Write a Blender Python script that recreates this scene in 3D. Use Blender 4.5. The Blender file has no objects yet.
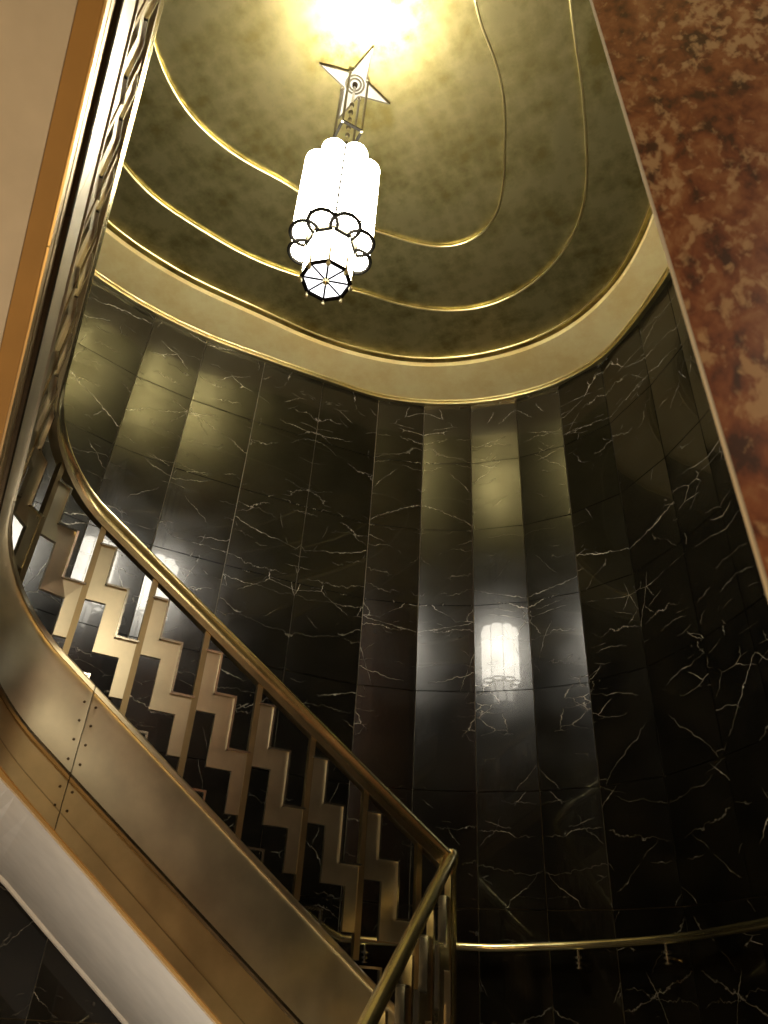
import bpy, bmesh, math, random
import numpy as np
from mathutils import Vector, Matrix
random.seed(7)
C = bpy.context.scene.collection
S = 1.4            # all shapes below are laid out in units of 1.4 m around the eye point
EYE = 1.6          # eye height above the lower floor, metres

# ------------------------------------------------------------------ camera, world, lights, exposure
def setup_camera():
    f = 750.0; cx, cy = 384.0, 512.0
    zv = (455.0, -590.0)
    up = np.array([zv[0]-cx, zv[1]-cy, f]); up /= np.linalg.norm(up)
    fw = np.array([0, 0, 1.0]) - up*up[2]; fw /= np.linalg.norm(fw)
    rt = np.cross(fw, up)
    if rt[0] < 0: rt = -rt
    R = np.array([rt, fw, up])             # camera(x right, y down, z forward) -> world
    X = R @ np.array([1, 0, 0]); Y = R @ np.array([0, -1, 0]); Z = R @ np.array([0, 0, -1])
    M = Matrix(((X[0], Y[0], Z[0], 0), (X[1], Y[1], Z[1], 0), (X[2], Y[2], Z[2], EYE), (0, 0, 0, 1)))
    cd = bpy.data.cameras.new('camera'); co = bpy.data.objects.new('camera', cd); C.objects.link(co)
    co.matrix_world = M
    cd.sensor_fit = 'VERTICAL'; cd.sensor_height = 24.0; cd.lens = f/1024*24.0
    cd.clip_start = 0.02
    cd.dof.use_dof = True; cd.dof.focus_distance = 4.6; cd.dof.aperture_fstop = 2.8
    bpy.context.scene.camera = co
setup_camera()

sc = bpy.context.scene
sc.view_settings.view_transform = 'Standard'; sc.view_settings.look = 'None'
sc.view_settings.gamma = 1.0; sc.view_settings.use_curve_mapping = False
sc.view_settings.exposure = 0.4

wd = bpy.data.worlds.new('lobby_air'); sc.world = wd; wd.use_nodes = True
wd.node_tree.nodes['Background'].inputs[0].default_value = (1.0, 0.72, 0.38, 1)
wd.node_tree.nodes['Background'].inputs[1].default_value = 0.012

def lamp(name, kind, loc, power, col, size, rot=None, shape=None):
    l = bpy.data.lights.new(name, kind); l.energy = power; l.color = col
    if kind == 'AREA':
        l.size = size
    else: l.shadow_soft_size = size
    o = bpy.data.objects.new(name, l); C.objects.link(o); o.location = loc
    if rot: o.rotation_euler = rot
    return o
LANTERN_GLOW = 40.0         # emission of the lantern glass
# added fill lights without fixtures: for the soffit, the overhead flight, balustrade and pier
lamp('soffit_fill_light', 'POINT', (-0.75*S, 1.75*S, EYE-0.95*S), 34.0, (1.0, 0.95, 0.84), 0.15)
lamp('overhead_fill_light', 'POINT', (-0.85*S, -0.25*S, EYE-0.45*S), 70.0, (1.0, 0.62, 0.24), 0.12)
lamp('balustrade_fill_light', 'POINT', (0.64*S, -0.87*S, EYE+1.95*S), 32.0, (1.0, 0.82, 0.56), 0.15)

# ------------------------------------------------------------------ node helpers and materials
def mat(name):
    m = bpy.data.materials.new(name); m.use_nodes = True
    nt = m.node_tree; b = nt.nodes['Principled BSDF']
    return m, nt, b
def N(nt, t, **kw):
    n = nt.nodes.new(t)
    for k, v in kw.items():
        if k in n.inputs: n.inputs[k].default_value = v
        else: setattr(n, k, v)
    return n
def L(nt, a, b): nt.links.new(a, b)
def ramp(nt, fac, stops):
    r = nt.nodes.new('ShaderNodeValToRGB'); e = r.color_ramp.elements
    while len(e) < len(stops): e.new(0.5)
    for el, (p, c) in zip(e, stops):
        el.position = p; el.color = (c[0], c[1], c[2], 1) if hasattr(c, '__len__') else (c, c, c, 1)
    if fac is not None: L(nt, fac, r.inputs[0])
    return r
def math_(nt, op, a, b=None, clamp=False):
    n = nt.nodes.new('ShaderNodeMath'); n.operation = op; n.use_clamp = clamp
    for i, v in enumerate((a, b)):
        if v is None: continue
        if isinstance(v, (int, float)): n.inputs[i].default_value = v
        else: L(nt, v, n.inputs[i])
    return n.outputs[0]
def mixc(nt, fac, a, b):
    n = nt.nodes.new('ShaderNodeMix'); n.data_type = 'RGBA'
    for i, v in ((0, fac), (6, a), (7, b)):
        if hasattr(v, 'is_linked') or isinstance(v, bpy.types.NodeSocket): L(nt, v, n.inputs[i])
        elif i == 0: n.inputs[0].default_value = v
        else: n.inputs[i].default_value = (*v, 1)
    return n.outputs[2]

def black_marble():
    m, nt, b = mat('black_veined_marble')
    at = N(nt, 'ShaderNodeAttribute', attribute_name='slab'); v = at.outputs['Vector']
    def vein(seed, ang, scale, width, mscale, lo, hi, jag=0.05):
        """family of thin, nearly straight cracks: irregular parallel lines, jagged, broken up by a mask"""
        mp = N(nt, 'ShaderNodeMapping'); mp.inputs['Location'].default_value = (seed, seed*1.7, seed*0.3); L(nt, v, mp.inputs[0])
        rot = N(nt, 'ShaderNodeMapping'); rot.inputs['Rotation'].default_value = (0, 0, ang); L(nt, mp.outputs[0], rot.inputs[0])
        sx = N(nt, 'ShaderNodeSeparateXYZ'); L(nt, rot.outputs[0], sx.inputs[0])
        n1 = N(nt, 'ShaderNodeTexNoise', Scale=2.2, Detail=6.0, Roughness=0.68); L(nt, mp.outputs[0], n1.inputs['Vector'])
        w = math_(nt, 'ADD', math_(nt, 'ADD', sx.outputs['Y'], math_(nt, 'MULTIPLY', n1.outputs[0], jag*6)), math_(nt, 'MULTIPLY', sx.outputs['Z'], 1.3))
        vo = N(nt, 'ShaderNodeTexVoronoi', voronoi_dimensions='1D', feature='DISTANCE_TO_EDGE', Scale=scale); L(nt, w, vo.inputs['W'])
        line = ramp(nt, vo.outputs['Distance'], [(0.0, 1.0), (width*scale, 0.0)])
        n2 = N(nt, 'ShaderNodeTexNoise', Scale=mscale, Detail=3.0, Roughness=0.7); L(nt, rot.outputs[0], n2.inputs['Vector'])
        msk = ramp(nt, n2.outputs[0], [(lo, 0.0), (hi, 1.0)])
        return math_(nt, 'MULTIPLY', line.outputs[0], msk.outputs[0])
    def crackle(seed, ang, scale, width, mscale, lo, hi):
        """fine branching cracks gathered in clusters"""
        mp = N(nt, 'ShaderNodeMapping'); mp.inputs['Location'].default_value = (seed, seed*1.3, seed*0.4); mp.inputs['Rotation'].default_value = (0, 0, ang)
        mp.inputs['Scale'].default_value = (1.0, 2.1, 1.0); L(nt, v, mp.inputs[0])
        n1 = N(nt, 'ShaderNodeTexNoise', Scale=7.0, Detail=4.0, Roughness=0.6); L(nt, mp.outputs[0], n1.inputs['Vector'])
        ad = nt.nodes.new('ShaderNodeVectorMath'); ad.operation = 'MULTIPLY_ADD'
        L(nt, n1.outputs['Color'], ad.inputs[0]); ad.inputs[1].default_value = (0.09, 0.09, 0.0); L(nt, mp.outputs[0], ad.inputs[2])
        vo = N(nt, 'ShaderNodeTexVoronoi', feature='DISTANCE_TO_EDGE', Scale=scale); L(nt, ad.outputs[0], vo.inputs['Vector'])
        line = ramp(nt, vo.outputs['Distance'], [(0.0, 1.0), (width*scale, 0.0)])
        n2 = N(nt, 'ShaderNodeTexNoise', Scale=mscale, Detail=4.0, Roughness=0.65); L(nt, mp.outputs[0], n2.inputs['Vector'])
        return math_(nt, 'MULTIPLY', line.outputs[0], ramp(nt, n2.outputs[0], [(lo, 0.0), (hi, 1.0)]).outputs[0])
    fam = [vein(3.1, 0.25, 1.9, 0.0030, 0.8, 0.51, 0.68, 0.032), vein(11.3, -0.42, 1.5, 0.0030, 0.9, 0.52, 0.70, 0.045),
           vein(23.9, 1.2, 1.5, 0.0026, 1.3, 0.54, 0.72, 0.020), vein(31.0, 0.10, 5.0, 0.0022, 1.1, 0.54, 0.72, 0.05),
           vein(47.0, -0.8, 3.0, 0.0022, 1.4, 0.54, 0.72, 0.035),
           crackle(5.0, 0.15, 3.4, 0.0034, 1.3, 0.58, 0.72), crackle(17.0, -0.3, 2.0, 0.0034, 1.1, 0.57, 0.70)]
    s = fam[0]
    for q in fam[1:]: s = math_(nt, 'MAXIMUM', s, q)
    bk = N(nt, 'ShaderNodeTexNoise', Scale=13.0, Detail=3.0, Roughness=0.7); L(nt, v, bk.inputs['Vector'])
    s = math_(nt, 'MULTIPLY', s, ramp(nt, bk.outputs[0], [(0.38, 0.3), (0.55, 1.0)]).outputs[0])
    cl = N(nt, 'ShaderNodeTexNoise', Scale=3.0, Detail=6.0, Roughness=0.6); L(nt, v, cl.inputs['Vector'])
    base = ramp(nt, cl.outputs[0], [(0.35, (0.003, 0.0027, 0.002)), (0.75, (0.012, 0.010, 0.006))])
    col = mixc(nt, s, base.outputs[0], (0.92, 0.85, 0.68))
    L(nt, col, b.inputs['Base Color'])
    rr = N(nt, 'ShaderNodeTexNoise', Scale=5.0, Detail=3.0); L(nt, v, rr.inputs['Vector'])
    ro = ramp(nt, rr.outputs[0], [(0.3, 0.17), (0.7, 0.25)])
    L(nt, ro.outputs[0], b.inputs['Roughness'])
    b.inputs['IOR'].default_value = 1.39
    b.inputs['Coat Weight'].default_value = 0.24; b.inputs['Coat Roughness'].default_value = 0.025; b.inputs['Coat IOR'].default_value = 1.5
    return m

def red_marble():
    m, nt, b = mat('red_marble')
    tc = N(nt, 'ShaderNodeTexCoord')
    mp = N(nt, 'ShaderNodeMapping'); L(nt, tc.outputs['Object'], mp.inputs[0]); mp.inputs['Rotation'].default_value = (0.2, 0.6, 0.3); mp.inputs['Scale'].default_value = (1.0, 1.0, 0.55)
    n1 = N(nt, 'ShaderNodeTexNoise', Scale=19.0, Detail=7.0, Roughness=0.62, Distortion=0.25); L(nt, mp.outputs[0], n1.inputs['Vector'])
    r1 = ramp(nt, n1.outputs[0], [(0.36, (0.06, 0.018, 0.008)), (0.46, (0.20, 0.060, 0.024)), (0.55, (0.29, 0.105, 0.045)), (0.66, (0.40, 0.21, 0.11))])
    n2 = N(nt, 'ShaderNodeTexNoise', Scale=36.0, Detail=3.0, Roughness=0.6, Distortion=0.3); L(nt, mp.outputs[0], n2.inputs['Vector'])
    n3 = N(nt, 'ShaderNodeTexNoise', Scale=4.5, Detail=2.0); L(nt, mp.outputs[0], n3.inputs['Vector'])
    k = ramp(nt, math_(nt, 'MULTIPLY', n2.outputs[0], math_(nt, 'ADD', n3.outputs[0], 0.5)), [(0.52, 0.0), (0.64, 0.85)])
    L(nt, mixc(nt, k.outputs[0], r1.outputs[0], (0.54, 0.37, 0.23)), b.inputs['Base Color'])
    b.inputs['Roughness'].default_value = 0.38
    return m

def gold_leaf(name, dark, light, rough=(0.28, 0.42), leaf=1.0, metallic=1.0):
    m, nt, b = mat(name)
    tc = N(nt, 'ShaderNodeTexCoord'); g = N(nt, 'ShaderNodeNewGeometry')
    mp = N(nt, 'ShaderNodeMapping'); L(nt, g.outputs['Position'], mp.inputs[0]); mp.inputs['Rotation'].default_value = (0, 0, 0.5)
    ck = N(nt, 'ShaderNodeTexVoronoi', Scale=9.5, Randomness=0.45); L(nt, mp.outputs[0], ck.inputs['Vector'])
    n1 = N(nt, 'ShaderNodeTexNoise', Scale=3.2, Detail=6.0, Roughness=0.65); L(nt, mp.outputs[0], n1.inputs['Vector'])
    n2 = N(nt, 'ShaderNodeTexNoise', Scale=45.0, Detail=4.0); L(nt, mp.outputs[0], n2.inputs['Vector'])
    dots = math_(nt, 'MULTIPLY', math_(nt, 'SUBTRACT', ck.outputs['Distance'], 0.32), 0.22*leaf)
    t = math_(nt, 'ADD', math_(nt, 'ADD', n1.outputs[0], dots), math_(nt, 'MULTIPLY', math_(nt, 'SUBTRACT', n2.outputs[0], 0.5), 0.12), clamp=True)
    r = ramp(nt, t, [(0.36, dark), (0.64, light)])
    L(nt, r.outputs[0], b.inputs['Base Color'])
    rr = ramp(nt, t, [(0.3, rough[1]), (0.7, rough[0])]); L(nt, rr.outputs[0], b.inputs['Roughness'])
    b.inputs['Metallic'].default_value = metallic
    bp = N(nt, 'ShaderNodeBump', Strength=0.06, Distance=0.02); L(nt, t, bp.inputs['Height']); L(nt, bp.outputs[0], b.inputs['Normal'])
    return m

def metal(name, col, rough, brushed=0.0, vary=0.12, metallic=1.0):
    m, nt, b = mat(name)
    tc = N(nt, 'ShaderNodeTexCoord')
    n1 = N(nt, 'ShaderNodeTexNoise', Scale=6.0, Detail=5.0, Roughness=0.6); L(nt, tc.outputs['Object'], n1.inputs['Vector'])
    r = ramp(nt, n1.outputs[0], [(0.3, tuple(c*(1-vary) for c in col)), (0.7, tuple(min(1, c*(1+vary)) for c in col))])
    L(nt, r.outputs[0], b.inputs['Base Color'])
    rr = ramp(nt, n1.outputs[0], [(0.3, rough*0.93), (0.7, rough*1.08)]); L(nt, rr.outputs[0], b.inputs['Roughness'])
    b.inputs['Metallic'].default_value = metallic
    if brushed: b.inputs['Anisotropic'].default_value = brushed
    return m

def plain(name, col, rough=0.6, noise=0.06, scale=8.0):
    m, nt, b = mat(name)
    tc = N(nt, 'ShaderNodeTexCoord')
    n1 = N(nt, 'ShaderNodeTexNoise', Scale=scale, Detail=5.0); L(nt, tc.outputs['Object'], n1.inputs['Vector'])
    r = ramp(nt, n1.outputs[0], [(0.3, tuple(c*(1-noise) for c in col)), (0.7, tuple(min(1, c*(1+noise)) for c in col))])
    L(nt, r.outputs[0], b.inputs['Base Color']); b.inputs['Roughness'].default_value = rough
    return m

def glow_glass(name, strength, col=(1.0, 0.93, 0.78)):
    m, nt, b = mat(name)
    tc = N(nt, 'ShaderNodeTexCoord')
    n1 = N(nt, 'ShaderNodeTexNoise', Scale=9.0, Detail=2.0); L(nt, tc.outputs['Object'], n1.inputs['Vector'])
    r = ramp(nt, n1.outputs[0], [(0.3, tuple(c*0.93 for c in col)), (0.7, col)])
    L(nt, r.outputs[0], b.inputs['Emission Color']); b.inputs['Emission Strength'].default_value = strength
    b.inputs['Base Color'].default_value = (0.9, 0.88, 0.82, 1); b.inputs['Roughness'].default_value = 0.25
    return m

M = dict(
    marble=black_marble(), red=red_marble(),
    gold=gold_leaf('gilded_ceiling', (0.28, 0.23, 0.07), (0.64, 0.56, 0.25), rough=(0.32, 0.46), metallic=0.9),
    frieze=gold_leaf('gilded_frieze', (0.88, 0.68, 0.29), (0.98, 0.83, 0.42), rough=(0.45, 0.55), leaf=0.35, metallic=0.2),
    bead=metal('gilded_bead', (0.95, 0.80, 0.42), 0.30),
    brass=metal('polished_brass', (0.93, 0.80, 0.44), 0.24),
    nickel=metal('brushed_nickel_silver', (0.72, 0.66, 0.50), 0.37),
    bronze=metal('warm_nickel_bronze', (0.64, 0.50, 0.28), 0.42),
    zig=metal('satin_white_metal', (0.76, 0.70, 0.53), 0.29),
    post=metal('dull_bronze_bar', (0.38, 0.30, 0.17), 0.35),
    iron=plain('blackened_iron', (0.010, 0.009, 0.007), 0.9),
    starmetal=metal('pale_star_nickel', (0.85, 0.82, 0.74), 0.4, metallic=0.4),
    dark=metal('dark_bronze', (0.10, 0.075, 0.045), 0.4),
    chrome=metal('pale_nickel', (0.85, 0.82, 0.72), 0.2),
    lampmetal=metal('aged_nickel', (0.30, 0.27, 0.19), 0.35),
    soffit=plain('white_plaster', (0.74, 0.72, 0.66), 0.55),
    strip=plain('ochre_painted_strip', (0.46, 0.27, 0.08), 0.55),
    grout=plain('pale_joint', (0.20, 0.17, 0.11), 0.7),
    step=plain('dark_terrazzo', (0.09, 0.08, 0.07), 0.35),
    floor=plain('lobby_stone_floor', (0.22, 0.14, 0.09), 0.3, 0.3, 3.0),
    corner=plain('pale_highlight_and_trim', (0.86, 0.82, 0.74), 0.35),  # soffit trim, and the painted highlight on the pier's edge
    glass=glow_glass('lit_frosted_glass', LANTERN_GLOW),
    glassdim=glow_glass('lit_side_glass', 12.0),
    pane=glow_glass('lit_bottom_pane', 2.2, (0.95, 0.95, 1.0)),
)

M['iron'].node_tree.nodes['Principled BSDF'].inputs['Specular IOR Level'].default_value = 0.05

# ------------------------------------------------------------------ object helpers
WL = {}
def tag(o, label=None, cat=None, group=None, kind=None):
    if label: o['label'] = label
    if cat: o['category'] = cat
    if group: o['group'] = group
    if kind: o['kind'] = kind
    return o
def W(p): return Vector((p[0]*S, p[1]*S, p[2]*S + EYE))
def empty(name, u, label, cat, group=None, kind=None):
    o = bpy.data.objects.new(name, None); C.objects.link(o); o.location = W(u); WL[o.name] = W(u)
    o.empty_display_size = 0.1
    return tag(o, label, cat, group, kind)
def mk(name, verts, faces, m, parent=None, smooth=False, attr=None, world=False):
    """one mesh object; verts are given in layout units (or metres when world)"""
    vs = [Vector(v) if world else W(v) for v in verts]
    n = len(vs)
    o3 = Vector((sum(v.x for v in vs)/n, sum(v.y for v in vs)/n, min(v.z for v in vs)))
    me = bpy.data.meshes.new(name); me.from_pydata([v-o3 for v in vs], [], faces); me.update()
    bm = bmesh.new(); bm.from_mesh(me); bmesh.ops.recalc_face_normals(bm, faces=bm.faces); bm.to_mesh(me); bm.free()
    if smooth: me.polygons.foreach_set('use_smooth', [True]*len(me.polygons))
    if attr:
        a = me.attributes.new(attr[0], 'FLOAT_VECTOR', 'POINT')
        a.data.foreach_set('vector', [c for v in attr[1] for c in v])
    me.materials.append(M[m])
    o = bpy.data.objects.new(name, me); C.objects.link(o)
    WL[o.name] = o3
    if parent is not None: o.parent = parent; o.location = o3 - WL[parent.name]
    else: o.location = o3
    return o
def autosmooth(o, ang=35):
    me = o.data
    me.polygons.foreach_set('use_smooth', [True]*len(me.polygons))
    me.set_sharp_from_angle(angle=math.radians(ang))
    return o
def put_copy(src, parent, delta):
    """a copy of a mesh part moved by delta (metres) in the world, under another parent"""
    c = src.copy(); C.objects.link(c); WL[c.name] = WL[src.name] + delta
    c.parent = parent
    c.location = WL[c.name] - (WL[parent.name] if parent else Vector())
    return c
class G:
    def __init__(s): s.v = []; s.f = []
    def add(s, v, f):
        k = len(s.v); s.v += [tuple(p) for p in v]; s.f += [tuple(i+k for i in q) for q in f]; return s
    def box(s, c, ax, ay, az):
        c, ax, ay, az = map(Vector, (c, ax, ay, az))
        v = [c + ax*i + ay*j + az*k for k in (-1, 1) for j in (-1, 1) for i in (-1, 1)]
        return s.add(v, [(0,2,3,1),(4,5,7,6),(0,1,5,4),(2,6,7,3),(0,4,6,2),(1,3,7,5)])
    def lathe(s, c, prof, n=16, caps=True):
        v = []; f = []
        for r, z in prof:
            for k in range(n):
                a = 2*math.pi*k/n; v.append((c[0]+r*math.cos(a), c[1]+r*math.sin(a), c[2]+z))
        for i in range(len(prof)-1):
            for k in range(n):
                f.append((i*n+k, i*n+(k+1)%n, (i+1)*n+(k+1)%n, (i+1)*n+k))
        if caps: f.append(tuple(range(n))); f.append(tuple((len(prof)-1)*n+k for k in range(n)))
        return s.add(v, f)
    def tube(s, pts, r, n=10, closed=False):
        P = [Vector(p) for p in pts]; v = []; f = []; m = len(P)
        for i, p in enumerate(P):
            a = P[(i-1) % m] if (closed or i > 0) else p; b = P[(i+1) % m] if (closed or i < m-1) else p
            t = (b-a).normalized(); ref = Vector((0, 0, 1)) if abs(t.z) < 0.95 else Vector((1, 0, 0))
            u = t.cross(ref).normalized(); w = u.cross(t)
            for k in range(n):
                an = 2*math.pi*k/n; v.append(p + u*(r*math.cos(an)) + w*(r*math.sin(an)))
        for i in range(m if closed else m-1):
            j = (i+1) % m
            for k in range(n): f.append((i*n+k, i*n+(k+1) % n, j*n+(k+1) % n, j*n+k))
        if not closed: f.append(tuple(range(n))); f.append(tuple((m-1)*n+k for k in range(n)))
        return s.add(v, f)
    def sweep(s, pts, nrm, sec):
        """closed section [(n, z)] carried along pts, n along the plan normal, z upright"""
        v = []; f = []; k = len(sec); m = len(pts)
        for p, nv in zip(pts, nrm):
            for a, z in sec: v.append((p[0]+nv[0]*a, p[1]+nv[1]*a, p[2]+z))
        for i in range(m-1):
            for j in range(k): f.append((i*k+j, i*k+(j+1) % k, (i+1)*k+(j+1) % k, (i+1)*k+j))
        f.append(tuple(range(k))); f.append(tuple((m-1)*k+j for j in range(k)))
        return s.add(v, f)
    def prism(s, poly, e):
        """polygon of 3-D points pushed by vector e"""
        e = Vector(e); P = [Vector(p) for p in poly]; n = len(P)
        return s.add(P + [p+e for p in P], [tuple(range(n)), tuple(range(n, 2*n))] + [(i, (i+1) % n, n+(i+1) % n, n+i) for i in range(n)])
    def make(s, name, m, parent=None, smooth=None):
        o = mk(name, s.v, s.f, m, parent)
        if smooth: autosmooth(o, smooth)
        return o

# ------------------------------------------------------------------ plan of the stair hall
ZT = 3.37                                  # top of the marble
ZC = 3.43                                  # gilded ceiling
CEN = np.array([-0.245, 1.70])
WALL = [(1.45,0.55),(1.47,0.85),(1.485,1.15),(1.495,1.45),(1.50,1.75),(1.495,2.04),(1.48,2.32),(1.44,2.60),(1.375,2.88),(1.25,3.2),(1.04,3.42),(0.80,3.56),(0.52,3.65),(0.22,3.68),
        (-0.08,3.65),(-0.44,3.52),(-0.80,3.375),(-1.14,3.225),(-1.415,3.06),(-1.72,2.80),(-1.95,2.51),(-2.11,2.20),(-2.21,1.88),(-2.26,1.55),(-2.27,1.22),(-2.25,0.9),(-2.2,0.58),(-2.1,0.28)]
FRONT = [(-1.75,-0.25),(-1.0,-0.55),(0.0,-0.6),(0.85,-0.3)]
k = ZC/3.37
INNER = [(x*k, y*k) for x, y in [(-1.08,1.7),(-1.0,1.87),(-0.8,2.05),(-0.56,2.18),(-0.11,2.4),(0.2,2.47),(0.38,2.42),(0.48,2.23),(0.45,1.92),(0.32,1.49),(0.23,1.33),(0.08,1.0),(-0.2,0.72),(-0.6,0.75),(-0.95,1.1),(-1.11,1.5)]]
MID = [(x*k, y*k) for x, y in [(-1.4,2.06),(-1.28,2.27),(-1.01,2.48),(-0.27,2.77),(0.19,2.88),(0.52,2.83),(0.8,2.56),(0.89,2.25),(0.78,1.75),(0.6,1.29),(0.36,0.75),(-0.1,0.34),(-0.75,0.42),(-1.25,0.95),(-1.44,1.6)]]
OUTER = [(x*k, y*k) for x, y in [(-1.58,2.38),(-1.31,2.65),(-0.79,2.95),(-0.27,3.19),(0.16,3.26),(0.63,3.15),(0.99,2.89),(1.19,2.44),(1.20,2.17),(1.13,1.6),(0.93,0.95),(0.55,0.3),(-0.1,-0.08),(-0.9,0.0),(-1.5,0.65),(-1.74,1.4),(-1.70,1.98)]]
NT = 288
TH = np.linspace(-math.pi, math.pi, NT, endpoint=False)
def polar(pts, smooth=6):
    p = np.array(pts) - CEN; a = np.arctan2(p[:, 1], p[:, 0]); r = np.hypot(p[:, 0], p[:, 1])
    o = np.argsort(a); a = a[o]; r = r[o]
    A = np.concatenate([a-2*np.pi, a, a+2*np.pi]); R = np.concatenate([r, r, r])
    # Catmull-Rom in polar form
    out = []
    for t in TH:
        i = np.searchsorted(A, t) - 1
        x0, x1, x2, x3 = A[i-1], A[i], A[i+1], A[i+2]; y0, y1, y2, y3 = R[i-1], R[i], R[i+1], R[i+2]
        h = x2-x1; m1 = (y2-y0)/(x2-x0)*h; m2 = (y3-y1)/(x3-x1)*h; s = (t-x1)/h
        out.append((2*s**3-3*s**2+1)*y1 + (s**3-2*s**2+s)*m1 + (-2*s**3+3*s**2)*y2 + (s**3-s**2)*m2)
    out = np.array(out)
    ker = np.ones(smooth)/smooth
    return np.convolve(np.concatenate([out[-smooth:], out, out[:smooth]]), ker, 'same')[smooth:-smooth]
rW = polar(WALL + FRONT, 3); rO = polar(OUTER, 12); rM = polar(MID, 12); rI = polar(INNER, 14)
def pt(r, z): return [(CEN[0]+r[i]*math.cos(TH[i]), CEN[1]+r[i]*math.sin(TH[i]), z) for i in range(NT)]
def ringstrip(loops, closed_section=False):
    """loops: list of point loops; joined one after another"""
    g = G(); v = [p for l in loops for p in l]; f = []
    n = len(loops)
    for a in range(n if closed_section else n-1):
        b = (a+1) % n
        for i in range(NT):
            j = (i+1) % NT; f.append((a*NT+i, a*NT+j, b*NT+j, b*NT+i))
    return g.add(v, f)

# ------------------------------------------------------------------ setting: ceiling
ceil = empty('ceiling', (CEN[0], CEN[1], ZT), 'stepped gilded ceiling of nested rounded triangles', 'ceiling', kind='structure')
rF = rO + 0.030                              # inner lip of the frieze
TOPZ = ZC + 0.10
ringstrip([pt(rO, ZC), pt(rM, ZC), pt(rM, TOPZ), pt(rO, TOPZ)], True).make('ceiling_ring', 'gold', ceil, 30)
ringstrip([pt(rM-0.002, ZC+0.012), pt(rI, ZC+0.012), pt(rI, TOPZ), pt(rM-0.002, TOPZ)], True).make('ceiling_ring', 'gold', ceil, 30)
g = G(); loop = pt(rI-0.002, ZC+0.024); loop2 = pt(rI-0.002, TOPZ)
g.add(loop+loop2, [tuple(range(NT)), tuple(range(NT, 2*NT))] + [(i, (i+1) % NT, NT+(i+1) % NT, NT+i) for i in range(NT)])
g.make('ceiling_field', 'gold', ceil)
ringstrip([pt(rO, ZC+0.008), pt(rF+0.09, ZC+0.008), pt(rF+0.09, TOPZ), pt(rO, TOPZ)], True).make('ceiling_recess', 'gold', ceil, 30)
for r, z, w in ((rO, ZC, 0.0062), (rM, ZC+0.002, 0.0066), (rI, ZC+0.014, 0.0066)):
    g = G().tube(pt(r, z), w, 8, closed=True); g.make('bead_molding', 'bead', ceil, 60)
fr = empty('trim_1', (CEN[0], CEN[1], ZT), 'broad pale gold frieze band above the black marble wall', 'frieze', kind='structure')
ringstrip([pt(rW-0.035, ZT+0.004), pt(rF, ZT+0.018), pt(rF, ZT+0.05), pt(rW+0.05, ZT+0.05), pt(rW+0.05, ZT+0.004)], True).make('frieze_band', 'frieze', fr, 30)
ringstrip([pt(rW+0.02, ZT-0.010), pt(rW-0.030, ZT-0.010), pt(rW-0.034, ZT-0.002), pt(rW-0.034, ZT+0.01), pt(rW+0.02, ZT+0.01)], True).make('frieze_molding', 'bead', fr, 50)
g = G().tube(pt(rW-0.046, ZT+0.003), 0.005, 6, closed=True); g.make('frieze_bead', 'bead', fr, 60)

# ------------------------------------------------------------------ setting: black marble wall of flat panels
wall = empty('wall_back', (0.2, 3.72, -EYE/S), 'curved wall faced with flat polished black marble panels', 'wall', kind='structure')
ZJ = [ZT - 0.49*i for i in range(10)]
ZJ[-1] = -EYE/S
g = G()
def nrm2(a, b):
    d = Vector((b[0]-a[0], b[1]-a[1])); d.normalize(); return Vector((-d.y, d.x))     # to the left of a->b
# vertices run from the right front round the back to the left: the room lies to the left
back_in = []; back_out = []
for i, p in enumerate(WALL):
    a = WALL[max(i-1, 0)]; b = WALL[min(i+1, len(WALL)-1)]
    n = nrm2(a, b); back_in.append((p[0]-n.x*0.016, p[1]-n.y*0.016)); back_out.append((p[0]-n.x*0.10, p[1]-n.y*0.10))
m_ = len(WALL)
v = [(x, y, z) for z in (-EYE/S, ZT+0.03) for loop in (back_in, back_out) for x, y in loop]
f = []
for i in range(m_-1):
    f += [(i, i+1, 2*m_+i+1, 2*m_+i), (m_+i, m_+i+1, 3*m_+i+1, 3*m_+i), (i, i+1, m_+i+1, m_+i), (2*m_+i, 2*m_+i+1, 3*m_+i+1, 3*m_+i)]
f += [(0, m_, 3*m_, 2*m_), (m_-1, 2*m_-1, 4*m_-1, 3*m_-1)]
mk('wall_core', v, f, 'grout', wall)
JG = 0.0021
for i in range(m_-1):
    a = Vector((*WALL[i], 0)); b = Vector((*WALL[i+1], 0)); d = (b-a); w = d.length; d.normalize(); n2 = nrm2(a, b); n = Vector((n2.x, n2.y, 0))
    for j in range(len(ZJ)-1):
        z1, z0 = ZJ[j]-JG, ZJ[j+1]+JG
        tw = random.uniform(-1, 1)*0.0006; tz = random.uniform(-1, 1)*0.0006
        pts = []; at = []
        for dep in (0.0, -0.017):
            for (u, z, su, sz) in ((JG, z0, -1, -1), (w-JG, z0, 1, -1), (w-JG, z1, 1, 1), (JG, z1, -1, 1)):
                q = a + d*u + n*(dep + su*tw + sz*tz) + Vector((0, 0, z)); pts.append(q)
                uu = u if i % 2 == 0 else w-u                                   # book-matched neighbours
                at.append((uu*1.4 + 0.15*(i//4), (z if (j % 2 == 0) else 2*ZJ[j]-z)*1.4 if False else z*1.4, 0.12*(i//2)*1.0 + 0.05*j))
        mk('marble_panel', pts, [(0,1,2,3),(4,7,6,5),(0,4,5,1),(1,5,6,2),(2,6,7,3),(3,7,4,0)], 'marble', wall, attr=('slab', at))

# floor of the lower lobby
g = G(); g.box((-0.3, 0.6, -EYE/S-0.05), (2.6, 0, 0), (0, 3.3, 0), (0, 0, 0.05))
fl = g.make('floor', 'floor'); tag(fl, 'dark polished stone floor of the lower lobby', 'floor', kind='structure')

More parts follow.
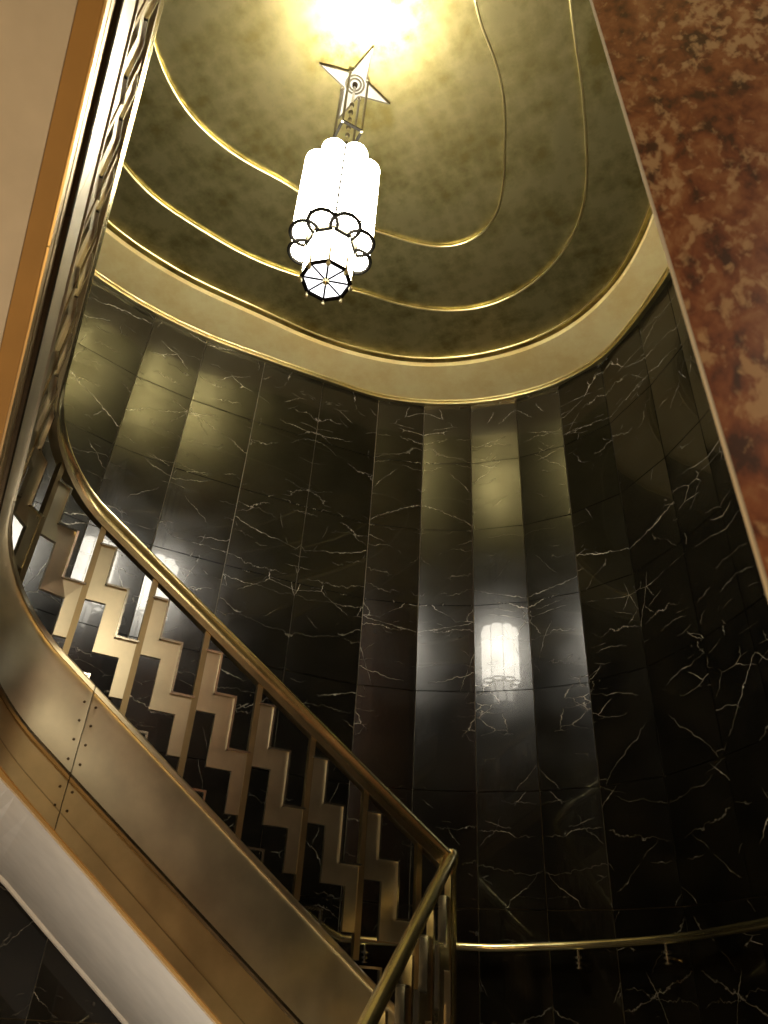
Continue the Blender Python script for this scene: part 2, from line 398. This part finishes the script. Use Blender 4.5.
# red marble pier at the right, close to the camera
E0 = Vector((0.75*math.sin(math.radians(30.6)), 0.75*math.cos(math.radians(30.6)), 0.36)); E1 = Vector((0.75*math.sin(math.radians(27.75)), 0.75*math.cos(math.radians(27.75)), 1.74))
def edge(z): return E0 + (E1-E0)*((z-E0.z)/(E1.z-E0.z))
pier = empty('wall_right', (0.9, 0.5, -EYE/S), 'mottled red marble pier close by on the right', 'wall', kind='structure')
g = G(); df = Vector((0.93, -0.36, 0)); dk = Vector((0.66, 0.75, 0))
ZB, ZU = -EYE/S, 3.36
lo, hi = edge(ZB), edge(ZU)
def pr(e, a, b_): return e + df*a + dk*b_
ring = [(0.0058, 0), (0.42, 0), (0.42, 0.30), (0.02, 0.30), (0.006, 0.29), (0.004, 0.008)]
g.add([pr(lo, *q) for q in ring] + [pr(hi, *q) for q in ring], [tuple(range(6)), tuple(range(6, 12))] + [(i, (i+1) % 6, 6+(i+1) % 6, 6+i) for i in range(6)])
g.make('pier_slab', 'red', pier)
g = G(); ring = [(0.0, 0.004), (0.001, -0.001), (0.003, -0.002), (0.006, 0.0), (0.008, 0.010), (0.0, 0.012)]
g.add([pr(lo, *q) for q in ring] + [pr(hi, *q) for q in ring], [tuple(range(6)), tuple(range(6, 12))] + [(i, (i+1) % 6, 6+(i+1) % 6, 6+i) for i in range(6)])
g.make('edge_highlight', 'corner', pier, 60)  # pale strip colours in the highlight along the pier's polished edge

# ------------------------------------------------------------------ stair geometry: path of the well edge
SL = 0.667
A = np.array([0.27, 2.46]); d1 = np.array([math.cos(math.radians(205)), math.sin(math.radians(205))])
P1 = np.array([-0.7245, 1.031]); ZP = 1.935; d3 = np.array([0.383, -0.923]); d3 /= np.linalg.norm(d3)
s_t = np.linalg.solve(np.array([d1, -d3]).T, P1-A); sV, tV = s_t
V_ = A + d1*sV
turn = math.acos(float(d1 @ d3)); RF = 0.24; TL = RF*math.tan(turn/2)
ZA0 = 0.412
pass
class Path:
    """points along the edge of the well with plan normals (away from the well) and rail heights"""
    def __init__(s, pts):
        s.p = np.array([q[:3] for q in pts]); d = np.hypot(*np.diff(s.p[:, :2], axis=0).T); s.l = np.concatenate([[0], np.cumsum(d)])
        t = np.gradient(s.p[:, :2], s.l, axis=0, edge_order=1); t /= np.linalg.norm(t, axis=1)[:, None]; s.t = t
    def at(s, l):
        p = np.array([np.interp(l, s.l, s.p[:, k]) for k in range(3)]); t = np.array([np.interp(l, s.l, s.t[:, k]) for k in range(2)]); t /= np.linalg.norm(t)
        return p, np.array([t[1], -t[0]])*s.side, t
pts = []
for s_ in np.linspace(0, sV-TL, 24): pts.append((*(A+d1*s_), ZA0+SL*s_))
cA = A+d1*(sV-TL); nin = np.array([-d1[1], d1[0]])
if nin @ d3 < 0: nin = -nin
cen = cA + nin*RF; zA = ZA0+SL*(sV-TL); t2 = tV+TL; zB = ZP+SL*t2
arcl = RF*turn
for q in np.linspace(0, 1, 22)[1:-1]:
    an = turn*q; p = cen - nin*RF*math.cos(an) + d1*RF*math.sin(an)
    h00, h10, h01, h11 = 2*q**3-3*q**2+1, q**3-2*q**2+q, -2*q**3+3*q**2, q**3-q**2
    pts.append((*p, h00*zA + h10*SL*arcl + h01*zB + h11*SL*arcl))
for t_ in np.linspace(t2, 1.55, 36): pts.append((*(P1+d3*t_), ZP+SL*t_))
up_path = Path(pts); up_path.side = -1.0
p_, n_, t_ = up_path.at(0.3)
if n_ @ np.array([-0.5, 0.87]) < 0: up_path.side = 1.0
dr = np.array([-0.35, -0.94]); dr /= np.linalg.norm(dr)
lo_path = Path([(*(A+dr*s_), 0.425-0.63*s_) for s_ in np.linspace(0, 2.35, 40)]); lo_path.side = 1.0
p_, n_, t_ = lo_path.at(0.3)
if n_[0] < 0: lo_path.side = -1.0

def wall_hit(p, n):
    best = 1.25
    full = WALL
    for a, b in zip(full[:-1], full[1:]):
        a = np.array(a); e = np.array(b)-a
        Mx = np.array([n, -e]).T
        if abs(np.linalg.det(Mx)) < 1e-9: continue
        t, s = np.linalg.solve(Mx, a-np.array(p[:2]))
        if 0 <= s <= 1 and 0 < t < 2.2: best = t
    return best

def fascia(path, root, l0, l1, joints, taper=True):
    """stringer cladding between l0 and l1, split at the joints"""
    cuts = [l0] + joints + [l1]
    for a, b in zip(cuts[:-1], cuts[1:]):
        ls = np.linspace(a+0.0012, b-0.0012, max(3, int((b-a)/0.03)))
        P = [path.at(l) for l in ls]; pp = [q[0] for q in P]; nn = [q[1] for q in P]
        tw = [np.array([0, 0, 0.04*(min(l, 1.5)-0.8)]) if taper else np.zeros(3) for l in ls]
        pp = [p+q for p, q in zip(pp, tw)]; lo2 = [p+q*1.0 for p, q in zip(pp, tw)]
        u = G().sweep(pp, nn, [(-0.012, -0.700), (-0.012, -0.492), (-0.009, -0.484), (0.014, -0.484), (0.014, -0.700)]).make('upper_fascia_plate', 'nickel', root, 40)
        G().sweep(pp, nn, [(-0.017, -0.486), (-0.017, -0.472), (-0.013, -0.467), (0.018, -0.467), (0.018, -0.486)]).make('top_molding', 'zig', u, 40)
        G().sweep(pp, nn, [(-0.014, -0.716), (-0.017, -0.709), (-0.014, -0.700), (0.014, -0.700), (0.014, -0.716)]).make('ledge_molding', 'dark', u, 40)  # dark colour paints in the shade beneath the upper plate
        lw = G().sweep(lo2, nn, [(0.004, -0.848), (-0.005, -0.848), (-0.005, -0.690), (0.02, -0.690), (0.02, -0.848)]).make('lower_fascia_plate', 'bronze', root, 40)
        G().sweep(lo2, nn, [(-0.0065, -0.807), (-0.0065, -0.804), (0.0, -0.804), (0.0, -0.807)]).make('reveal_line', 'post', lw)
    for jn in joints[:1]:
        for side in (-0.016, 0.016):
            for kk, zz in enumerate((-0.515, -0.565, -0.615, -0.665, -0.745, -0.79)):
                p, n, t = path.at(jn+side)
                zz2 = zz - (0.012 if side > 0 else 0)
                zz2 += 0.04*(min(jn, 1.5)-0.8)*(1 if zz > -0.7 else 2)
                dep = -0.012 if zz > -0.7 else -0.005
                c = Vector((p[0]+n[0]*dep, p[1]+n[1]*dep, p[2]+zz2))
                g = G(); v = []; nv = Vector((n[0], n[1], 0)); tv = Vector((t[0], t[1], 0))
                for rr, hh in ((0.0042, 0.001), (0.0034, -0.002), (0.001, -0.003)):
                    for q in range(6):
                        an = q*math.pi/3; v.append(c + tv*(rr*math.cos(an)) + Vector((0, 0, rr*math.sin(an))) + nv*hh)
                g.add(v, [(i*6+q, i*6+(q+1) % 6, i*6+6+(q+1) % 6, i*6+6+q) for i in (0, 1) for q in range(6)] + [tuple(range(12, 18))])
                g.make('rivet', 'dark', root)

ZIG = [(0.006,-.100),(.052,-.100),(.052,-.222),(.116,-.222),(.116,-.372),(.180,-.372),(.180,-.540),(.141,-.540),(.141,-.428),(.067,-.428),(.067,-.280),(.006,-.280)]
RIM = [(0.006,-.100),(.052,-.100),(.052,-.222),(.116,-.222),(.116,-.372),(.180,-.372)]
PITCH = 0.186
def balustrade(path, root, posts, down=1.0, flip=False):
    """flat posts, a stepped zigzag plate in each bay and a small foot frame, hung along the path"""
    for l in posts:
        p, n, t = path.at(l)
        g = G(); nv = Vector((n[0], n[1], 0)); tv = Vector((t[0], t[1], 0))
        g.box((p[0], p[1], p[2]-0.257), tv*0.0085, nv*0.0095, (0, 0, 0.222)); g.make('post', 'post', root)
    for l in posts:
        # the bay lies on the downhill side of each post
        p0, n0, t0 = path.at(l); z0 = p0[2]
        sg = -1.0 if not flip else 1.0
        def q(u, z, dep):
            p, n, t = path.at(l + sg*u); return (p[0]+n[0]*dep, p[1]+n[1]*dep, z0+z)
        if l + sg*0.18 < 0 or l + sg*0.18 > path.l[-1]: continue
        # plate cut into three upright strips so that it can follow the curve
        k = len(ZIG)
        v = [q(u, z, -0.006) for u, z in ZIG] + [q(u, z, 0.006) for u, z in ZIG]
        f = [(0, 1, 2, 11), (2, 10, 11), (2, 3, 9, 10), (3, 4, 9), (4, 8, 9), (4, 5, 7, 8), (5, 6, 7)]
        fb = [tuple(k+i for i in reversed(x)) for x in f]
        o = mk('zigzag_plate', v, f + fb + [(i, (i+1) % k, k+(i+1) % k, k+i) for i in range(k)], 'zig', root)
        # raised rim along the stepped upper edge
        g = G(); w = 0.006
        for (u0, za), (u1, zb) in zip(RIM[:-1], RIM[1:]):
            um, zm = (u0+u1)/2, (za+zb)/2; p, n, t = path.at(l+sg*um); nv = Vector((n[0], n[1], 0)); tv = Vector((t[0], t[1], 0))
            g.box(q(um, zm, -0.004), tv*(abs(u1-u0)/2+w/2), nv*0.011, (0, 0, abs(zb-za)/2+w/2))
        g.make('raised_rim', 'chrome', o)
        # small square frame standing on the string beside the post
        g = G()
        p, n, t = path.at(l+sg*0.042); nv = Vector((n[0], n[1], 0)); tv = Vector((t[0], t[1], 0))
        g.box(q(0.042, -0.493, 0), tv*0.038, nv*0.008, (0, 0, 0.003))
        p, n, t = path.at(l+sg*0.077); nv = Vector((n[0], n[1], 0)); tv = Vector((t[0], t[1], 0))
        g.box(q(0.077, -0.511, 0), tv*0.003, nv*0.008, (0, 0, 0.0185)); g.make('foot_frame', 'chrome', root)

def rail_section(w, h):
    """moulded handrail: rounded grip above a narrower fillet"""
    s = []
    for a in np.linspace(-0.35, math.pi+0.35, 13): s.append((w*math.cos(a), h*0.35 + h*0.65*math.sin(a)))
    s += [(-w*0.62, -h*0.30), (-w*0.62, -h), (w*0.62, -h), (w*0.62, -h*0.30)]
    return s

# ---- upper stair (string, soffit, steps) ----
st = empty('staircase', (A[0], A[1], -0.36), 'upper stair flight with riveted metal string and white plaster soffit, turning overhead on the left', 'staircase')
J = [1.13, 1.62, 2.35]
LEND = up_path.l[-1]
fascia(up_path, st, 0.0, LEND, J)
ls = np.concatenate([np.linspace(0, sV-TL, 30), np.linspace(sV-TL, sV-TL+arcl, 20)[1:], np.linspace(sV-TL+arcl, LEND, 30)[1:]])
PP = [up_path.at(l) for l in ls]
outs = [wall_hit(p, n)-0.002 for p, n, t in PP]
ZS = -0.856
def tp(l): return np.array([0, 0, 0.08*(min(l, 1.5)-0.8)])
PP = [(p+tp(l), n, t) for (p, n, t), l in zip(PP, ls)]
G().sweep([p for p, n, t in PP], [n for p, n, t in PP], [(0.0, -0.846), (0.0, -0.851), (0.045, -0.851), (0.045, -0.846)]).make('soffit_edge_strip', 'strip', st)
v = []; f = []
for (p, n, t), w in zip(PP, outs):
    v += [(p[0]+n[0]*0.04, p[1]+n[1]*0.04, p[2]+ZS), (p[0]+n[0]*w, p[1]+n[1]*w, p[2]+ZS), (p[0]+n[0]*w, p[1]+n[1]*w, p[2]+ZS+0.01), (p[0]+n[0]*0.04, p[1]+n[1]*0.04, p[2]+ZS+0.01)]
for i in range(len(PP)-1):
    for a in range(4): f.append((4*i+a, 4*i+(a+1) % 4, 4*i+4+(a+1) % 4, 4*i+4+a))
mk('soffit', v, f, 'soffit', st)
for off in (0.004, 0.034):
    v = []; f = []
    for (p, n, t), w in zip(PP, outs):
        for a, z in ((w-off-0.010, ZS-0.014), (w-off+0.002, ZS-0.014), (w-off+0.002, ZS+0.001), (w-off-0.010, ZS+0.001)):
            v.append((p[0]+n[0]*a, p[1]+n[1]*a, p[2]+z))
    for i in range(len(PP)-1):
        for a in range(4): f.append((4*i+a, 4*i+(a+1) % 4, 4*i+4+(a+1) % 4, 4*i+4+a))
    mk('soffit_trim', v, f, 'corner', st)
nst = int(LEND/PITCH)
for i in range(nst):
    la, lb = i*PITCH+0.004, min((i+1)*PITCH+0.004, LEND)
    (pa, na, ta), (pb, nb, tb) = up_path.at(la), up_path.at(lb)
    wa, wb = wall_hit(pa, na)-0.004, wall_hit(pb, nb)-0.004
    zt = pa[2] - 0.78 + SL*PITCH
    c4 = [(pa, na, 0.013), (pa, na, wa), (pb, nb, wb), (pb, nb, 0.013)]
    v = [(p[0]+n[0]*w, p[1]+n[1]*w, p[2]+ZS+0.13) for p, n, w in c4] + [(p[0]+n[0]*w, p[1]+n[1]*w, max(zt, p[2]+ZS+0.15)) for p, n, w in c4]
    mk('step', v, [(0,3,2,1),(4,5,6,7),(0,1,5,4),(1,2,6,5),(2,3,7,6),(3,0,4,7)], 'step', st)

# ---- landing and lower stair ----
ls_root = empty('staircase', (0.9, 1.6, -EYE/S), 'lower stair flight rising from the lobby to the corner landing', 'staircase')
ZL = -0.36
(pa, na, ta), (pb, nb, tb) = up_path.at(0.0), lo_path.at(0.0)
a0 = math.atan2(na[1], na[0]); a1 = math.atan2(nb[1], nb[0])
fan = [(A[0], A[1])]
for q in np.linspace(a1, a0, 26):
    n = np.array([math.cos(q), math.sin(q)]); w = wall_hit(A, n)-0.004; fan.append((A[0]+n[0]*w, A[1]+n[1]*w))
g = G(); g.prism([(x, y, ZL) for x, y in fan], (0, 0, -0.08)); g.make('landing', 'step', ls_root)
ns = 6; rise = (ZL+EYE/S)/ns
for i in range(ns-1):
    la, lb = i*PITCH+0.003, (i+1)*PITCH+0.001
    (pa, na, ta), (pb, nb, tb) = lo_path.at(la), lo_path.at(lb)
    wa, wb = wall_hit(pa, na)-0.004, wall_hit(pb, nb)-0.004
    zt = ZL - rise*(i+1)
    c4 = [(pa, na, 0.013), (pa, na, wa), (pb, nb, wb), (pb, nb, 0.013)]
    v = [(p[0]+n[0]*w, p[1]+n[1]*w, -EYE/S) for p, n, w in c4] + [(p[0]+n[0]*w, p[1]+n[1]*w, zt) for p, n, w in c4]
    mk('step', v, [(0,3,2,1),(4,5,6,7),(0,1,5,4),(1,2,6,5),(2,3,7,6),(3,0,4,7)], 'step', ls_root)
LLO = 5*PITCH + 0.06
lsn = np.linspace(0.03, LLO, 16); Q = [lo_path.at(l) for l in lsn]
G().sweep([q[0] for q in Q], [q[1] for q in Q], [(-0.034, -0.80), (-0.034, -0.492), (0.012, -0.492), (0.012, -0.80)]).make('string_plate', 'nickel', ls_root, 40)

# ---- balustrades ----
ub = empty('balustrade', (A[0], A[1], -0.05), 'upper balustrade with stepped zigzag metal plates between flat posts under a moulded brass rail', 'balustrade')
posts = [0.114 + PITCH*i for i in range(int((LEND-0.12)/PITCH)+1)]
balustrade(up_path, ub, posts)
RL = np.concatenate([np.linspace(0.012, sV-TL, 12), np.linspace(sV-TL, sV-TL+arcl, 22)[1:], np.linspace(sV-TL+arcl, LEND, 16)[1:]])
Q = [up_path.at(l) for l in RL]
hr = G().sweep([q[0] for q in Q], [q[1] for q in Q], rail_section(0.021, 0.024)).make('handrail', 'brass', ub, 40)
G().sweep([q[0]-np.array([0, 0, 0.034]) for q in Q], [q[1] for q in Q], [(-0.015, -0.012), (-0.015, 0.010), (0.015, 0.010), (0.015, -0.012)]).make('rail_bar', 'post', hr)
lb_ = empty('balustrade', (A[0]-0.2, A[1]-0.6, -0.3), 'lower balustrade whose round brass rail descends from the corner toward the viewer', 'balustrade')
balustrade(lo_path, lb_, [0.03 + PITCH*i for i in range(6)], flip=True)
Q = [lo_path.at(l) for l in np.linspace(-0.0, LLO+0.05, 10)]
rl = G().tube([q[0] for q in Q], 0.0195, 16).make('handrail', 'brass', lb_, 50)
c = (A[0], A[1], 0.425)
G().lathe(c, [(0.004, 0.024), (0.018, 0.018), (0.024, 0.004), (0.024, -0.012), (0.018, -0.024), (0.016, -0.05), (0.016, -0.70)], 14).make('newel', 'brass', lb_, 40)

# ---- handrail on the marble wall ----
def wall_curve(off):
    """wall line offset into the room, as a dense rounded polyline from right to left"""
    P = []
    for i, p in enumerate(WALL):
        a = WALL[max(i-1, 0)]; b = WALL[min(i+1, len(WALL)-1)]; n = nrm2(a, b); P.append((p[0]+n.x*off, p[1]+n.y*off))
    out = []
    for i in range(len(P)-1):
        p0 = np.array(P[max(i-1, 0)]); p1 = np.array(P[i]); p2 = np.array(P[i+1]); p3 = np.array(P[min(i+2, len(P)-1)])
        for t in np.linspace(0, 1, 6, endpoint=False):
            out.append(tuple(0.5*((2*p1)+(-p0+p2)*t+(2*p0-5*p1+4*p2-p3)*t*t+(-p0+3*p1-3*p2+p3)*t**3)))
    return out
wr = empty('wall_handrail', (0.6, 3.6, 0.2), 'slim brass handrail on brackets along the black marble wall', 'handrail')
wc = wall_curve(0.075)
XB = -0.10                                    # where the level rail starts to climb with the upper stair
rail = []; clim = 0.0; prev = None
for x, y in wc:
    if y < 1.2 or (x < -1.9): continue
    if x < XB and prev is not None: clim += math.hypot(x-prev[0], y-prev[1])
    prev = (x, y)
    az = math.degrees(math.atan2(x, y))
    rail.append((x, y, 0.278 + 0.06*max(0, min(1, (az-9)/18)) + 0.56*max(0.0, clim-0.02)))
G().tube(rail, 0.0165, 12).make('rail_tube', 'brass', wr, 60)
def bracket(x, y):
    i = min(range(len(rail)), key=lambda k: (rail[k][0]-x)**2+(rail[k][1]-y)**2); p = rail[i]; q = rail[i+1]
    n = nrm2((p[0], p[1]), (q[0], q[1]))
    o = G().lathe((p[0], p[1], p[2]-0.085), [(0.004, 0.0), (0.015, 0.004), (0.015, 0.010), (0.006, 0.012), (0.006, 0.018), (0.018, 0.020), (0.018, 0.027), (0.006, 0.029), (0.006, 0.036), (0.021, 0.038), (0.021, 0.046), (0.007, 0.048), (0.007, 0.074)], 12).make('bracket', 'chrome', wr, 40)
    g = G(); g.tube([(p[0], p[1], p[2]-0.06), (p[0]-n.x*0.071, p[1]-n.y*0.071, p[2]-0.06)], 0.006, 8); g.make('bracket_arm', 'brass', o)
for x, y in ((0.90, 3.42), (1.13, 3.18), (0.02, 3.58), (1.42, 2.2), (-0.9, 3.25)): bracket(x, y)

# ------------------------------------------------------------------ hanging lantern
LX, LY = CEN[0]-0.006, CEN[1]
lan = empty('hanging_lantern', (LX, LY, 2.09), 'lit frosted glass lantern of clustered tubes hanging by rods from a four-pointed metal star', 'lantern')
zst = ZC + 0.022
v = []
for k in range(8):
    a = math.radians(26 + 45*k); r = 0.175 if k % 2 == 0 else 0.052; v.append((LX+r*math.cos(a), LY+r*math.sin(a)))
g = G(); g.prism([(x, y, zst) for x, y in v], (0, 0, -0.012)); star = g.make('star_plate', 'starmetal', lan)
g = G()
for k in range(8):
    (x0, y0), (x1, y1) = v[k], v[(k+1) % 8]; g.tube([(x0, y0, zst-0.012), (x1, y1, zst-0.012)], 0.0035, 6)
g.make('star_rim', 'lampmetal', star)
for r in (0.040, 0.026):
    g = G().tube([(LX+r*math.cos(a), LY+r*math.sin(a), zst-0.014) for a in np.linspace(0, 2*math.pi, 24, endpoint=False)], 0.0045, 6, closed=True); g.make('star_ring', 'lampmetal', star)
G().lathe((LX, LY, zst-0.035), [(0.004, 0), (0.011, 0.006), (0.013, 0.022)], 12).make('star_boss', 'dark', star, 40)
zq = 3.03
for k in range(4):
    a = math.radians(26 + 45 + 90*k); x, y = LX+0.062*math.cos(a), LY+0.062*math.sin(a)
    o = G().tube([(x, y, zq-0.01), (x, y, zst-0.012)], 0.0052, 8).make('rod', 'lampmetal', lan, 60)
    G().lathe((x, y, zst-0.03), [(0.006, 0), (0.010, 0.006), (0.010, 0.018)], 10).make('rod_collar', 'chrome', o, 40)
g = G()
for k in range(4):
    a = math.radians(26+45+90*k); b = a+math.pi/2
    g.box(((LX+0.031*(math.cos(a)+math.cos(b))), LY+0.031*(math.sin(a)+math.sin(b)), zq-0.004), Vector((math.cos(b)-math.cos(a), math.sin(b)-math.sin(a), 0))*0.032, Vector((math.cos(a)+math.cos(b), math.sin(a)+math.sin(b), 0))*0.004, (0, 0, 0.003))
g.make('rod_frame', 'iron', lan)
G().tube([(LX, LY, 2.72), (LX, LY, zst-0.03)], 0.006, 8).make('stem', 'chrome', lan, 60)
for i in range(6):
    G().lathe((LX, LY, 2.95+0.06*i), [(0.006, 0), (0.010, 0.008), (0.010, 0.018), (0.006, 0.026)], 10).make('stem_bead', 'lampmetal', lan, 40)
ZB0, ZB1 = 2.285, 2.755                       # glass of the big tier
RB, RT_ = 0.104, 0.049
tube_src = None
for k in range(8):
    a = math.radians(22.5 + 45*k + 8); x, y = LX+RB*math.cos(a), LY+RB*math.sin(a)
    prof = [(0.002, 0.0), (RT_*0.92, 0.0), (RT_, 0.006), (RT_, ZB1-ZB0-0.02), (RT_*0.85, ZB1-ZB0-0.006), (RT_*0.5, ZB1-ZB0), (0.002, ZB1-ZB0)]
    if tube_src is None:
        tube_src = G().lathe((x, y, ZB0), prof, 20, caps=False).make('glass_tube', 'glass', lan, 40); o = tube_src
        ring_src = G().tube([(x+(RT_+0.003)*math.cos(q), y+(RT_+0.003)*math.sin(q), ZB0-0.002) for q in np.linspace(0, 2*math.pi, 24, endpoint=False)], 0.0075, 6, closed=True).make('tube_rim', 'iron', o, 60)
        x0, y0 = x, y
    else:
        dlt = Vector(((x-x0)*S, (y-y0)*S, 0)); o = put_copy(tube_src, lan, dlt); put_copy(ring_src, o, dlt)
    # thin upright bar in the crease between two tubes
    b = a + math.radians(22.5); rb = 0.126
    G().tube([(LX+rb*math.cos(b), LY+rb*math.sin(b), ZB0-0.004), (LX+rb*math.cos(b), LY+rb*math.sin(b), ZB1-0.015)], 0.0050, 6).make('upright_bar', 'iron', lan, 60)
G().lathe((LX, LY, ZB0-0.006), [(0.02, 0), (0.098, 0.0), (0.098, 0.004), (0.02, 0.004)], 24, caps=False).make('tier_plate', 'lampmetal', lan)
# small lower tier: eight panes between bars, glazed bottom with radial bars
ZL0, ZL1, RL_ = 2.105, 2.275, 0.084
an = [math.radians(45*k+8) for k in range(8)]
for k in range(8):
    a, b = an[k], an[(k+1) % 8]
    p = lambda q, r, z: (LX+r*math.cos(q), LY+r*math.sin(q), z)
    g = G(); g.add([p(a, RL_, ZL0), p(b, RL_, ZL0), p(b, RL_, ZL1), p(a, RL_, ZL1), p(a, RL_-0.004, ZL0), p(b, RL_-0.004, ZL0), p(b, RL_-0.004, ZL1), p(a, RL_-0.004, ZL1)], [(0,1,2,3),(4,7,6,5),(0,4,5,1),(1,5,6,2),(2,6,7,3),(3,7,4,0)])
    g.make('side_pane', 'glassdim', lan)
    bar = G().tube([p(a, RL_+0.002, ZL0-0.012), p(a, RL_+0.002, ZL1)], 0.0055, 8).make('corner_bar', 'chrome', lan, 60)
    G().lathe(p(a, RL_+0.004, ZL0-0.034), [(0.003, 0.0), (0.008, 0.006), (0.008, 0.013), (0.003, 0.018), (0.005, 0.026)], 10).make('finial', 'bead', bar, 40)
    G().prism([p(a, 0.012, ZL0), p(a, RL_-0.004, ZL0), p(b, RL_-0.004, ZL0), p(b, 0.012, ZL0)], (0, 0, 0.004)).make('bottom_pane', 'pane', lan)
    G().tube([p(a, 0.006, ZL0-0.003), p(a, RL_, ZL0-0.003)], 0.0036, 6).make('bottom_bar', 'iron', lan, 60)
    G().tube([p(a, RL_+0.001, ZL0-0.004), p(b, RL_+0.001, ZL0-0.004)], 0.0075, 6).make('bottom_rim', 'iron', lan, 60)
    G().tube([p(a, RL_+0.001, ZL1), p(b, RL_+0.001, ZL1)], 0.005, 6).make('top_rim', 'iron', lan, 60)
G().lathe((LX, LY, ZL0-0.022), [(0.003, 0), (0.010, 0.006), (0.012, 0.022)], 12).make('bottom_boss', 'bead', lan, 40)
# the bulb's own light, up through the open top of the lantern
lamp('lantern_bulb', 'POINT', W((LX, LY, 2.745)), 8.0, (1.0, 0.93, 0.78), 0.03)
